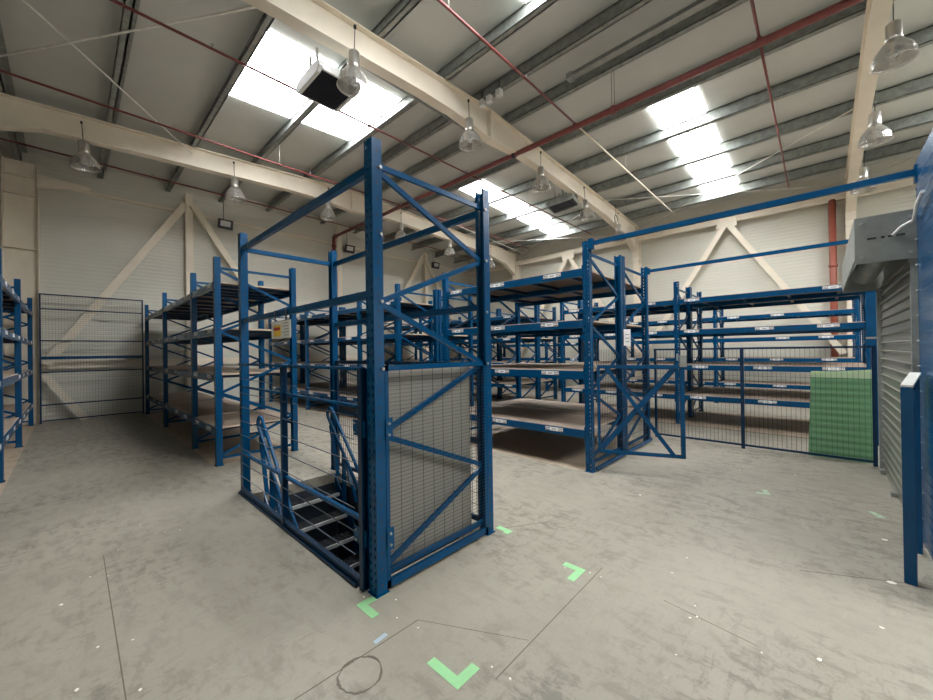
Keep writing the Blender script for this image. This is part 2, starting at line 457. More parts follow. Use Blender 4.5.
rack('blue single-bay rack back to back behind the front rack with the swung gate', 5.45, 1.06, G1, flip=True, labels=True, label_seed=4)
rack('blue racking run seen through the stair enclosure, across the central aisle', 4.36, 1.06, G2, label_seed=5)
rack('blue racking run back to back behind the central aisle racking', 5.45, 1.06, G2, flip=True, label_seed=6)
GD = [-.62, 2.08, 4.62]
LD = [.58, 1.17, 1.86, 2.47]
t = rack('blue two-bay rack with dark shelves directly behind the low wire fence', 8.32, 1.0, GD, LD, label_seed=7)
f = MB(); f.box(-.03, -.016, -.045, .115, 0, 2.5); f.build('end_panel', 'blue', t)
f = MB(); f.box(-.034, -.031, -.045, .115, 1.60, 1.63); f.build('end_panel_strip', 'galv_bright', t)
rack('blue two-bay rack back to back behind the rack at the low wire fence', 9.34, 1.0, GD, LD, flip=True, label_seed=8)
rack('blue racking run in the far block, nearer its middle aisle', 8.32, 1.0, G2, LD, label_seed=9)
rack('blue racking run in the far block, back to back on the wall side', 9.34, 1.0, G2, LD, flip=True, label_seed=10)
rack('blue rack against the long cream wall beyond the wire fence', 12.1, 1.0, GD, [.56, 1.22, 1.75, 2.33], hz=.94, label_seed=11)
rack('blue rack against the long cream wall in the far corner', 12.1, 1.0, G2, [.56, 1.22, 1.75, 2.33], hz=.94, label_seed=12)

# ------------------------------------------------------------------ mesh panels
def wires(f, p0, du, W, z0, z1, su, sz, r=.002, off=0.0):
    """wire grid in the vertical plane through p0 along unit vector du"""
    du = Vector(du).normalized(); p0 = Vector(p0); nrm = Vector((-du.y, du.x, 0))
    if su:
        n = max(1, int(round(W/su)))
        for i in range(1, n):
            a = p0 + du*(W*i/n); f.hexa([a-du*r-nrm*r+Vector((0,0,z0)), a+du*r-nrm*r+Vector((0,0,z0)), a+du*r+nrm*r+Vector((0,0,z0)), a-du*r+nrm*r+Vector((0,0,z0)),
                a-du*r-nrm*r+Vector((0,0,z1)), a+du*r-nrm*r+Vector((0,0,z1)), a+du*r+nrm*r+Vector((0,0,z1)), a-du*r+nrm*r+Vector((0,0,z1))])
    if sz:
        n = max(1, int(round((z1-z0)/sz))); b0 = p0+nrm*2*r; b1 = b0+du*W
        for i in range(1, n):
            z = z0+(z1-z0)*i/n; up = Vector((0,0,1))
            f.hexa([b0-nrm*r+up*(z-r), b1-nrm*r+up*(z-r), b1+nrm*r+up*(z-r), b0+nrm*r+up*(z-r), b0-nrm*r+up*(z+r), b1-nrm*r+up*(z+r), b1+nrm*r+up*(z+r), b0+nrm*r+up*(z+r)])

# ------------------------------------------------------------------ stair enclosure
X0, X1, Y0, Y1 = 1.285, 2.405, 2.035, 4.62
S = thing('stair_enclosure', 'tall blue steel cage with mesh panels around the stair opening', 'enclosure', (X0, Y0, 0))
W_, L_ = X1-X0, Y1-Y0
if 1.12 not in ME_LACE: ME_LACE[1.12] = lacing_mesh(1.12)
fr = link(ME_LACE[1.12], 'upright_frame', S, (0, 0, 0))
link(ME_UP, 'upright', fr, (0, 0, 0)); link(ME_UP, 'upright', fr, (W_, 0, 0), (0, 0, math.pi))
link(ME_UP, 'upright', S, (0, L_, 0)); link(ME_UP, 'upright', S, (W_, L_, 0), (0, 0, math.pi))
for xx in (.03, W_-.03):                                       # long rails at the two heights
    for zz, h in ((2.66, .05), (1.87, .05)):
        f = MB(); f.box(xx-.02, xx+.02, .05, L_-.05, zz-h/2, zz+h/2); f.build('rail', 'blue', S)
f = MB(); f.box(.07, W_-.07, L_-.02, L_+.02, 2.64, 2.685); f.build('rail', 'blue', S)
f = MB(); f.box(.075, W_-.075, -.045, -.02, 1.385, 1.42); f.box(.075, W_-.075, -.045, -.02, .02, .07)
f.box(.075, .10, -.045, -.02, .02, 1.42); f.box(W_-.10, W_-.075, -.045, -.02, .02, 1.42); f.build('panel_frame', 'blue', S)
f = MB(); wires(f, (.09, -.05, 0), (1, 0, 0), W_-.18, .06, 1.39, .098, .0254, .001); f.build('mesh_panel', 'black_wire', S)
f = MB(); f.box(.08, W_-.16, .055, .06, .07, 1.385); f.build('backing_sheet', 'backing', S)
# the open-wire guard on the aisle side
f = MB(); xo = -.012
f.box(xo-.01, xo+.025, .08, L_, 1.388, 1.41); f.box(xo, xo+.025, .08, L_-.04, 1.145, 1.165); f.box(xo, xo+.025, .08, L_-.04, .42, .445)
f.build('guard_rail', 'blue', S)
for (yy, w) in ((.09, .042), (1.37, .03)):
    f = MB(); f.box(xo-.02, xo+.01, yy-w/2, yy+w/2, 0, 1.40); f.box(xo+.0, xo+.03, yy-w/2, yy-w/2+.004, 0, 1.4); f.build('guard_post', 'blue_dark', S)
f = MB(); f.box(xo-.012, xo+.02, .14, L_-.05, .0, .055); f.box(xo-.03, xo-.01, .14, L_-.02, .0, .02); f.build('kick_plate', 'blue_dark', S)
f = MB(); wires(f, (xo-.012, .16, 0), (0, 1, 0), L_-.2, .055, 1.39, 0, .15, .0026); wires(f, (xo-.012, .16, 0), (0, 1, 0), L_-.2, .055, .10, .03, 0, .0016)
f.build('guard_wire', 'wire', S)
# fine mesh on the far long side
f = MB(); wires(f, (W_-.03, .06, 0), (0, 1, 0), L_-.12, .1, 1.38, .05, .1, .0016); f.build('mesh_panel', 'black_wire', S)
f = MB()
for zz in (.08, .75, 1.39): f.box(W_-.045, W_-.015, .05, L_-.05, zz-.018, zz+.018)
for yy in (.07, 1.4, L_-.07): f.box(W_-.045, W_-.015, yy-.015, yy+.015, .07, 1.4)
f.build('panel_frame', 'blue_dark', S)
# fixing plates with bolts
for zz in (1.02, .33):
    f = MB(); f.box(.07, .12, -.055, -.05, zz-.07, zz+.07)
    p = f.build('fixing_plate', 'blue', S)
    g = MB()
    for dz in (-.035, .035): g = MB(); g.tube([(.09, -.055, zz+dz), (.09, -.066, zz+dz)], .009, 6); g.build('bolt', 'bolt', p)
    f = MB(); f.box(-.02, -.015, .05, .19, zz-.05, zz+.05); p = f.build('fixing_plate', 'blue', S)
    g = MB()
    for dy in (.10, .16):
        for dz in (-.03, .03): g = MB(); g.tube([(-.02, dy, zz+dz), (-.03, dy, zz+dz)], .008, 6); g.build('bolt', 'bolt', p)
for zz in (2.66, 2.24, 1.82, 1.40):
    g = MB()
    for xx in (.055, W_-.055): g = MB(); g.tube([(xx, -.048, zz), (xx, -.06, zz)], .011, 6); g.build('bolt', 'bolt', S)

# staircase down
T = thing('staircase', 'blue steel staircase with grating treads dropping through the floor opening', 'staircase', (1.47, 4.3, 0))
sx = .78
for i in range(11):
    z = -.2*(i+1); y = -.19*i
    f = MB()
    for q in range(6): f.box(0, sx, y-.0+q*.034, y+.006+q*.034, z-.03, z)
    for q in range(9): f.box(sx*q/8-.003, sx*q/8+.003, y, y+.18, z-.028, z-.004)
    tr = f.build('tread', 'tread', T)
    g = MB(); g.box(0, sx, y-.012, y+.003, z-.035, z+.002); g.build('nosing', 'nosing', tr)
for xx in (-.02, sx+.02):
    f = MB(); f.hexa([(xx-.006, .14, -.28), (xx+.006, .14, -.28), (xx+.006, -2.05, -2.6), (xx-.006, -2.05, -2.6),
        (xx-.006, .14, .0), (xx+.006, .14, .0), (xx+.006, -2.05, -2.32), (xx-.006, -2.05, -2.32)]); f.build('stringer', 'blue', T)
    # looped double handrail with angle brackets
    xh = -.03 if xx < 0 else sx+.0
    f = MB()
    pts = []
    top = Vector((xh, .2, .74))
    d = Vector((0, -.69, -.724)).normalized(); nn = Vector((0, -.724, .69))
    a = top + nn*.075; b = top - nn*.075
    arc = [top + nn*.075*math.cos(t) - d*.075*math.sin(t) for t in [math.pi*i/8 for i in range(9)]]
    pts = [a + d*2.7] + [a + d*.6] + arc + [b + d*.6, b + d*2.7]
    f.tube(pts, .019, 8)
    f.build('handrail', 'blue', T)
    f = MB()
    for s_ in (.55, 1.25, 1.95):
        c0 = b + d*s_; foot = Vector((xh, c0.y, c0.z-.72)); f = MB()
        f.bar(c0, foot, .02, .045); f.build('handrail_post', 'blue', T)
    f = MB()
    c0 = b + d*.55; f.bar(c0 + Vector((0, -.0, 0)), (xh, c0.y-.28, c0.z-.5), .012, .04, up=(1,0,0)); f.build('handrail_strut', 'blue', T)
    f = MB(); f.bar((xh, .02, .0), (xh, .19, .60), .02, .04, up=(1,0,0))
    f.build('handrail_post', 'blue', T)

# load notice sign
sg = thing('notice_sign', 'white and yellow notice sign with a red block hung under the blue rail', 'sign', (1.29, 3.27, 1.64))
f = MB(); f.box(-.004, .004, 0, .42, 0, .155); f.build('sign_board', 'white', sg)
f = MB(); f.box(-.006, -.004, .20, .36, .02, .12, 0); f.box(-.0075, -.006, .215, .36, .075, .10, 1); f.build('yellow_panel', ['yellow', 'redink'], sg)
f = MB()
for q in range(5): f.box(-.006, -.004, .03, .03+(.13 if q % 2 else .10), .025+q*.026, .029+q*.026)
f.build('sign_text', 'ink', sg)
f = MB(); f.box(-.003, .003, .08, .1, .15, .26); f.box(-.003, .003, .33, .35, .15, .26); f.build('hanger', 'dark', sg)

# ------------------------------------------------------------------ gate, side mesh, low fence
# mesh on the end of the double rack
t = thing('mesh_guard', 'wire mesh guard fixed across the end of the double blue rack', 'guard', (4.42, 2.012, 0))
f = MB(); wires(f, (0, 0, 0), (1, 0, 0), 2.06, .05, 1.5, .05, .2, .0018); f.build('mesh_panel', 'black_wire', t)
f = MB(); f.box(0, 2.06, -.015, .012, .02, .06); f.build('panel_frame', 'blue', t)
# swung gate
gx, gy = 4.78, 1.13
ang = math.atan2(gy-1.99, gx-4.42); gl = math.hypot(gx-4.42, gy-1.99)
t = thing('gate', 'open blue gate with crossed diagonal bars hinged on the rack post', 'gate', (4.42, 1.985, 0), ang)
f = MB(); f.box(0, gl, -.02, .02, 1.27, 1.31); f.box(0, gl, -.02, .02, .25, .285); f.box(gl-.045, gl, -.02, .02, .25, 1.31); f.box(0, .03, -.02, .02, .25, 1.31)
f.build('gate_frame', 'blue', t)
f = MB(); f.bar((.10, -.012, 1.28), (gl-.12, -.012, .28), .045, .014, up=(0,1,0)); f.build('diagonal_bar', 'blue', t)
f = MB(); f.bar((.04, .012, .30), (gl-.10, .012, 1.27), .06, .014, up=(0,1,0)); f.build('diagonal_bar', 'blue', t)
f = MB(); f.box(gl-.05, gl+.02, -.035, -.02, 1.29, 1.42); f.box(gl-.08, gl-.06, -.035, -.02, 1.36, 1.44); f.build('latch_plate', 'galv', t)
f = MB()
for zz in (1.27, .40, .52): f = MB(); f.tube([(-.005, -.0, zz-.03), (-.005, 0, zz+.03)], .014, 8); f.build('hinge', 'galv_bright', t)
# paper tag on the double upright
t = thing('paper_tag', 'white paper tag hanging on the back-to-back rack uprights', 'tag', (5.40, 1.98, 1.68), R(-40))
f = MB(); f.box(-.05, .05, -.006, -.004, -.13, .10); f.build('tag_sheet', 'label', t)
f = MB()
for q in range(3): f.box(-.03, .03, -.008, -.006, -.08+q*.05, -.07+q*.05)
f.build('tag_print', 'galv', t)

def fence(name, label, loc, rz, W, H, posts, rails, su, sz, r=.002, ph=None):
    t = thing(name, label, 'fence', loc, rz)
    f = MB(); wires(f, (0, 0, 0), (1, 0, 0), W, .05, H-.01, su, sz, r); f.build('mesh_panel', 'black_wire', t)
    for z in rails: f = MB(); f.box(0, W, -.016, .016, z-.014, z+.014); f.build('rail', 'blue_dark', t)
    for p, w, h in posts: f = MB(); f.box(p-w/2, p+w/2, -.02, .02, 0, h); f.build('post', 'blue_dark', t)
    return t
fence('wire_fence', 'low dark blue wire fence in front of the green sheets', (6.86, 2.07, 0), -math.pi/2, 2.57, 1.5,
      [(.02, .03, 1.5), (1.22, .045, 1.5), (2.55, .04, 1.5)], [1.485, .055], .05, .2, .0015)
t = fence('wire_fence', 'tall wire mesh fence closing the left aisle at the gable wall', (-.47, 12.88, 0), 0, 1.80, 2.97,
      [(.015, .03, 2.97), (1.785, .03, 2.97)], [2.955, 2.62, 1.89, 1.17, .42, .06], .05, .05, .0012)
f = MB(); f.box(0, 1.8, .02, .06, 1.46, 1.53); f.build('rail', 'blue', t)
# overhead tie beams
t = thing('tie_beam', 'long blue tie beam overhead from the gate post to the right-hand blue upright', 'beam', (4.38, -.58, 2.78))
f = MB(); f.box(-.02, .02, 0, 2.62, -.01, .04); f.build('beam_section', 'blue', t)
for ya in (0, 2.57): f = MB(); f.box(-.03, .03, ya, ya+.05, -.06, .07); f.build('end_bracket', 'blue', t)
t = thing('tie_beam', 'thin blue tie beam overhead from the rear rack upright towards the cream shutter bracket', 'beam', (6.48, -.35, 2.76))
f = MB(); f.box(-.02, .02, 0, 2.4, -.02, .025); f.build('beam_section', 'blue', t)
f = MB(); f.box(-.03, .03, 2.35, 2.4, -.05, .05); f.build('end_bracket', 'blue', t)

# ------------------------------------------------------------------ green sheets
base_y = -.50
for i in range(9):
    w = .60 - .02*(i % 3); h = 1.12 + .012*((i*5) % 4); lean = -.045*(1-i*.04)
    y0 = base_y + .01*((i*3) % 3)
    which = ['nearest the wire fence', 'second from the wire fence', 'third from the wire fence', 'fourth from the wire fence', 'fifth, in the middle of the stack',
             'fourth from the rear', 'third from the rear', 'second from the rear', 'rearmost of the stack'][i]
    f = MB(); xx = 7.0+i*.018; nseg = 26
    for j in range(nseg):                        # shallow horizontal corrugation
        za, zb = h*j/nseg, h*(j+1)/nseg; dx = .0035*(1 if j % 2 else -1); dx2 = -dx
        sk = .04*(1-za/h) ; sk2 = .04*(1-zb/h)
        xa, xb = dx, dx2
        y1a = y0+w+sk; y1b = y0+w+sk2
        tz = .0
        yb0 = y0 - .0
        top = (j == nseg-1)
        slant = .05 if (top and i in (0, 2, 5)) else 0
        f.hexa([(xa-.003, yb0, za), (xa+.003, yb0, za), (xa+.003, y1a, za), (xa-.003, y1a, za), (xb-.003, yb0, zb+slant), (xb+.003, yb0, zb+slant), (xb+.003, y1b, zb), (xb-.003, y1b, zb)], 1 if j == nseg-1 else 0)
    o = f.build('green_sheet', ['green_glass', 'green_edge'], None, (xx, 0, .0))
    tag(o, 'green sheet on edge behind the low fence, %s' % which, 'sheet', 'green translucent sheets stacked on edge')

# ------------------------------------------------------------------ roller shutter
t = thing('roller_shutter', 'grey steel roller shutter with curved slats at the right', 'roller shutter', (4.46, -.56, 0))
f = MB(); n_ = 24; hh = 2.28/n_
for i in range(n_):
    z = i*hh; L = 2.34
    prof = [(0, z), (.026, z+.004), (.028, z+.014), (.012, z+.022), (.008, z+hh*.5), (.004, z+hh*.97), (-.004, z+hh*.97), (-.006, z)]
    f.prism(prof, 0, 0, L)
f.build('slat_curtain', 'shutter', t)
for xx in (-.03, 2.34):
    f = MB(); f.box(xx, xx+.05, -.02, .05, 0, 2.2); f.build('guide_channel', 'galv', t)
f = MB(); f.tube([(0, .15, 2.37), (2.34, .15, 2.37)], .11, 20); f.build('barrel', 'galv', t)
f = MB(); f.box(-.06, -.052, -.02, .345, 2.16, 2.53); p = f.build('end_plate', 'galv_bright', t)
g = MB()
for yy, zz in ((.31, 2.48), (.31, 2.21), (.05, 2.48), (.05, 2.21)): g = MB(); g.tube([(-.06, yy, zz), (-.072, yy, zz)], .012, 8); g.build('bolt', 'bolt', p)
g = MB()
for yy, w in ((.25, .05), (.19, .02), (.15, .03), (.10, .05), (.19, .02)): g = MB(); g.box(-.0615, -.060, yy-w/2, yy+w/2, 2.345, 2.36); g.build('slot', 'dark', p)
f = MB(); f.box(2.40, 2.408, -.02, .345, 2.18, 2.53); p = f.build('end_plate', 'galv_bright', t)
f = MB(); f.box(-.05, 2.34, -.02, .345, 2.525, 2.535); f.box(-.05, 2.34, .335, .345, 2.20, 2.53); f.box(-.05, 2.34, -.02, -.01, 2.28, 2.53); f.build('canopy', 'galv', t)
f = MB(); f.box(2.0, 2.1, .03, .07, .0, .05); f.build('floor_lock', 'galv', t)
f = MB(); f.box(1.1, 1.2, .03, .07, 0, .04); f.build('floor_lock', 'galv', t)
o = MB(); o.tube([(4.383, -.42, 2.35), (4.36, -.46, 2.40), (4.33, -.50, 2.42), (4.28, -.515, 2.42), (4.22, -.515, 2.46), (4.12, -.51, 2.49), (3.9, -.51, 2.52)], .012, 8)
tag(o.build('cable', 'white'), 'loose white cable running from the shutter end plate over the blue cladding', 'cable')

# blue clad frame in the right foreground
t = thing('clad_rack_end', 'tall blue rack end frame with ribbed blue cladding at the right edge', 'rack frame', (3.34, -.60, 0))
for xx, rr in ((0, 0), (1.06, math.pi)): link(ME_UP, 'upright', t, (xx, 0, 0), (0, 0, rr))
f = MB(); f.box(.0, 1.05, .052, .058, .02, 2.88)
z = .06
while z < 2.8:
    f.hexa([(.02, .058, z), (1.02, .058, z), (1.02, .0595, z+.002), (.02, .0595, z+.002), (.02, .058, z+.012), (1.02, .058, z+.012), (1.02, .0605, z+.006), (.02, .0605, z+.006)]); z += .0762
f.build('cladding', 'blue', t)
g = MB()
for q in range(14): g = MB(); g.tube([(1.03, .056, .2+q*.19), (1.03, .07, .2+q*.19)], .008, 6); g.build('bolt', 'bolt', t)
# short blue guard flap in front of the shutter
t = thing('guard_flap', 'short blue steel guard standing edge-on before the roller shutter', 'guard', (3.60, -.391, 0), R(-10))
f = MB(); f.box(0, .05, -.027, .027, 0, 1.24); f.build('post', 'blue', t)
f = MB(); f.box(.58, .62, -.02, .02, 0, 1.26); f.build('post', 'blue', t)
f = MB(); f.hexa([(0, -.027, 1.235), (.63, -.027, 1.285), (.63, .027, 1.285), (0, .027, 1.235), (0, -.027, 1.25), (.63, -.027, 1.30), (.63, .027, 1.30), (0, .027, 1.25)])
f.build('top_rail', 'pale_rod', t)
f = MB(); f.bar((.04, 0, 1.20), (.60, 0, 1.25), .03, .05); f.build('side_rail', 'blue', t)

# ------------------------------------------------------------------ floor marks
def lmark(name, x, y, a, b, rz, label, m='tape', grp='green tape corner marks'):
    f = MB(); w = .05
    f.box(0, a, 0, w, 0, .0012); f.box(0, w, w, b, 0, .0012)
    o = f.build(name, m); o.location = (x, y, .0005); o.rotation_euler = (0, 0, rz)
    tag(o, label, 'floor tape', grp)
FPX = 374.7917
def camaxes(yaw, pitch, roll):
    F = Vector((math.cos(pitch)*math.cos(yaw), math.cos(pitch)*math.sin(yaw), math.sin(pitch)))
    Rt = Vector((math.sin(yaw), -math.cos(yaw), 0)); U = Rt.cross(F)
    c, s = math.cos(roll), math.sin(roll)
    return F, Rt*c+U*s, U*c-Rt*s
CF, CR, CU = camaxes(R(43.34709), R(.23555), R(-.854147))
CH = 1.5
lmark('floor_tape', 1.17, 1.19, .15, .21, 0, 'L-shaped green tape mark nearest the camera')
lmark('floor_tape', 1.16, 2.03, .17, .21, -math.pi/2, 'L-shaped green tape mark at the foot of the front stair cage post')
lmark('floor_tape', 2.40, 1.18, .15, .17, math.pi/2, 'L-shaped green tape mark to the right on open floor, short of the cage')
lmark('floor_tape', 2.52, 1.88, .14, .07, math.pi/2, 'green tape mark by the right foot of the stair cage')
lmark('floor_tape', 4.86, .38, .16, .12, .3, 'faded pale green tape scrap on the floor before the low fence', 'paletape', 'worn tape scraps')
lmark('floor_tape', 4.85, -.40, .14, .06, .5, 'faded pale green tape scrap near the shutter', 'paletape', 'worn tape scraps')
f = MB(); f.box(-.04, .04, -.013, .013, 0, .001); o = f.build('paper_strip', 'bluetape', None, (1.11, 1.70, .0006)); o.rotation_euler = (0, 0, .1)
tag(o, 'small pale blue strip stuck to the floor by the long joint', 'strip')
# round patched cover
f = MB(); rr_ = random.Random(5); n_ = 48; pr = [1+rr_.uniform(-.03, .03) for _ in range(n_)]
for i in range(n_):
    t0, t1 = 2*math.pi*i/n_, 2*math.pi*(i+1)/n_; p0, p1 = pr[i], pr[(i+1) % n_]; w0 = .0045+.002*math.sin(5*t0)
    f.hexa([((.099*p0-w0)*math.cos(t0), (.099*p0-w0)*math.sin(t0), .0005), ((.099*p0+w0)*math.cos(t0), (.099*p0+w0)*math.sin(t0), .0005), ((.099*p1+w0)*math.cos(t1), (.099*p1+w0)*math.sin(t1), .0005), ((.099*p1-w0)*math.cos(t1), (.099*p1-w0)*math.sin(t1), .0005),
            ((.099*p0-w0)*math.cos(t0), (.099*p0-w0)*math.sin(t0), .0015), ((.099*p0+w0)*math.cos(t0), (.099*p0+w0)*math.sin(t0), .0015), ((.099*p1+w0)*math.cos(t1), (.099*p1+w0)*math.sin(t1), .0015), ((.099*p1-w0)*math.cos(t1), (.099*p1-w0)*math.sin(t1), .0015)])
o = f.build('floor_patch', 'seam', None, (.922, 1.585, 0)); tag(o, 'round patch outlined in the floor near the bottom of the view', 'floor patch')
kk = 80
def joint(a, b, w=.004):
    global kk
    f = MB(); f.bar((*a, .0006), (*b, .0006), w, .0012); struct(f.build('trim_%d' % kk, 'seam'), 'dark floor board joint'); kk += 1
joint((.165, 3.96), (.155, 1.2), .005); joint((-.6, 1.72), (1.33, 1.66)); joint((1.33, 1.1), (2.50, 1.11)); joint((1.33, 1.66), (1.62, 1.12), .0015)
joint((2.86, 1.75), (2.50, 1.98), .003); joint((2.42, .70), (2.36, .25), .0025); joint((3.35, .12), (3.6, -.36), .003); joint((5.6, 1.35), (6.5, 1.6), .003)

chips = [(61,605,.03),(95,512,.012),(77,690,.022),(140,690,.018),(133,640,.018),(98,647,.018),(690,618,.016),(820,660,.03),(882,628,.026),(695,606,.014),(352,580,.016),
 (364,597,.016),(397,618,.014),(396,600,.014),(418,628,.013),(492,667,.014),(510,679,.017),(565,568,.012),(590,573,.014),(892,583,.05),(740,470,.02),(795,475,.02),(885,540,.05),
 (140,525,.018),(180,530,.014),(672,573,.015),(697,617,.014),(601,577,.013),(504,550,.012),(165,532,.012),(90,577,.012),(118,550,.012),(108,576,.01),(640,495,.03),(687,558,.014),(676,655,.012),(762,653,.012)]
def unproj(x, y, z=0.0):
    r = CF + CR*((x-466.5)/FPX) - CU*((y-350)/FPX); t = (z-CH)/r.z
    return Vector((0, 0, CH)) + r*t
rnd = random.Random(3)
for (x, y, s_) in chips:
    p = unproj(x, y, 0); f = MB(); n_ = 7
    pts = [(s_*.5*rnd.uniform(.6, 1.1)*math.cos(2*math.pi*i/n_), s_*.5*rnd.uniform(.4, .9)*math.sin(2*math.pi*i/n_)) for i in range(n_)]
    f.prism(pts, 2, 0, .002)
    o = f.build('paper_scrap', 'chip', None, (p.x, p.y, .0006)); o.rotation_euler = (0, 0, rnd.uniform(0, 3))
    tag(o, 'tiny white scrap lying on the grey floor', 'scrap', 'white scraps scattered on the floor')

# ------------------------------------------------------------------ high bay lamps
def make_lamp():
    t = thing('high_bay_lamp', 'lamp', 'lamp')
    f = MB(); f.tube([(0, 0, .30), (0, 0, .62)], .006, 6); f.tube([(0, 0, .62), (0, 0, .66)], .02, 8); f.build('suspension', 'dark', t)
    f = MB(); f.lathe([(.0, .30), (.05, .30), (.075, .28), (.078, .10), (.085, .07), (.07, .06), (.0, .06)], n=20); f.build('ballast_housing', 'alu', t)
    f = MB(); f.lathe([(.06, .08), (.09, .06), (.135, .0), (.178, -.06), (.202, -.13), (.208, -.195), (.216, -.205), (.205, -.205), (.197, -.19), (.190, -.128), (.166, -.057), (.123, .0), (.08, .05), (.05, .065)], n=28)
    f.build('reflector', 'lamp_glass', t)
    f = MB(); f.lathe([(.0, .06), (.02, .05), (.022, -.02), (.045, -.08), (.045, -.12), (.0, -.15)], n=14); f.build('bulb', 'white', t)
    return t
lampproto = make_lamp(); first = True
ordw = ['leftmost', 'second from the left', 'third from the left', 'fourth from the left', 'fifth from the left', 'farthest right']
rows = [(4.60, [2.70, 5.05, 7.44, 9.7, 12.0], 'along the middle rafter', ['beside the ceiling heater', 'second out from the heater', 'third out from the heater', 'fourth out from the heater', 'last before the long wall']),
        (9.88, [.22, 2.68, 4.96, 7.44, 9.65, 12.0], 'along the far rafter', ordw),
        (-.74, [7.3, 9.6, 12.0], 'along the right-hand rafter', ['nearest and highest in view', 'middle of the three', 'lowest in view, by the wall'])]
for yy, xs_, where, ws in rows:
    for xx, w in zip(xs_, ws):
        o = lampproto if first else copy_tree(lampproto)
        first = False
        o.location = (xx, yy, zt(xx)-(.79 if yy > 0 else .86)); o['label'] = 'silver bell-shaped high bay lamp %s, %s' % (where, w); o['group'] = 'high bay lamps hung %s' % where
        o.rotation_euler = (R(rnd.uniform(-3, 3)), R(rnd.uniform(-3, 3)), rnd.uniform(0, 3))

# ------------------------------------------------------------------ sprinkler pipework
t = thing('sprinkler_pipework', 'red sprinkler pipework with one thick main and thin branches under the roof', 'pipework', (6.62, 12.4, 0))
def rel(*p): return (p[0]-6.62, p[1]-12.4, p[2])
f = MB(); f.tube([rel(6.62, -11, 5.73), rel(6.62, 12.74, 5.73)], .052, 12); f.build('main_pipe', 'red', t)
f = MB(); f.tube([rel(6.62, 12.72, 5.73), rel(6.62, 12.78, 5.71), rel(6.62, 12.79, 5.58), rel(6.62, 12.79, 0)], .055, 12); f.tube([rel(6.62, 12.62, 5.73), rel(6.62, 12.70, 5.73)], .075, 12); f.tube([rel(6.62, 12.79, 5.35), rel(6.62, 12.79, 5.45)], .075, 12); f.build('drop_pipe', 'red', t)
for yy, z, xa, xb in ((3.33, 5.80, 1.2, 13.3), (.56, 5.80, 1.2, 13.3), (6.12, 5.78, -2.4, 13.3), (8.85, 5.80, -2.4, 13.3), (11.6, 5.80, -2.4, 13.3), (-3.0, 5.80, -2.4, 13.3)):
    f = MB(); f.tube([rel(xa, yy, z), rel(6.62, yy, z)], .019, 8); f.tube([rel(6.62, yy, 5.73), rel(6.62, yy, z)], .04, 8); 
    br = f.build('branch_pipe', 'red', t)
    f = MB(); f.tube([rel(6.62, yy, z), rel(xb, yy, z)], .017, 8); f.build('branch_pipe', 'cream' if yy == 3.33 else 'red', t)
    x = xa+1.2
    while x < xb:
        g = MB(); g.tube([rel(x, yy, z), rel(x, yy, z+.06)], .01, 6); g.tube([rel(x, yy, z+.06), rel(x, yy, z+.067)], .022, 8); g.build('sprinkler_head', 'bolt', br)
        x += 2.6
    for x in (3.3, 9.2):
        g = MB(); g.tube([rel(x, yy, z), rel(x, yy, zt(x)+.2)], .006, 6); g.build('hanger', 'pale_rod', br)
for yy in (4.75, 2.6, 10.02, -.6):
    g = MB(); g.tube([rel(6.62, yy-.03, 5.73), rel(6.62, yy+.03, 5.73)], .07, 12)
    g.bar(rel(6.56, yy, 5.73), rel(6.56, yy, zt(6.4)-.4 if yy != 2.6 else zt(6.4)+.2), .006, .008); g.bar(rel(6.68, yy, 5.73), rel(6.68, yy, zt(6.4)-.4 if yy != 2.6 else zt(6.4)+.2), .006, .008)
    g.build('pipe_clamp', 'red' if yy == 2.6 else 'dark', t)
t = thing('drain_pipe', 'vertical red pipe on the long cream wall beside the right column', 'pipe', (14.0, -.28, 0))
f = MB(); f.tube([(0, 0, 0), (0, 0, 5.4)], .075, 12); f.build('pipe', 'red2', t)
f = MB()
for zz in (1.5, 3.6): f.tube([(0, 0, zz), (0, 0, zz+.08)], .09, 12)
f.build('joint_collar', 'red2', t)

# roof bracing rods
def rod(a, b, label, r=.013):
    f = MB(); a = Vector(a); b = Vector(b); f.tube([(0, 0, 0), b-a], r, 6)
    o = f.build('bracing_rod', 'pale_rod', None, a); tag(o, label, 'rod', 'pale roof bracing rods')
rod((-1.0, 6.3, 5.93), (1.87, 9.9, 5.9), 'pale bracing rod slanting down from the top left corner to the far rafter')
rod((-1.2, 9.4, 5.88), (1.74, 5.0, 5.90), 'pale bracing rod rising towards the left end of the middle rafter')
rod((14.1, 4.65, 5.75), (10.1, -.5, 5.93), 'pale bracing rod slanting up to the right-hand rafter')
rod((10.9, 4.65, 5.93), (14.1, -.3, 5.80), 'pale bracing rod running nearly level from the middle rafter to the right')
rod((9.0, 9.2, 5.95), (13.9, 9.5, 5.8), 'pale rod crossing below the far rafter end')
rod((14.0, 9.8, 5.8), (11.1, 5.1, 5.93), 'pale bracing rod rising from the far column to the middle rafter')
rod((11.4, 9.7, 5.84), (14.0, 5.4, 5.72), 'pale bracing rod nearly level in the far bay')
rod((14.0, -.9, 5.8), (10.9, -4.5, 5.93), 'pale bracing rod beyond the right-hand rafter')

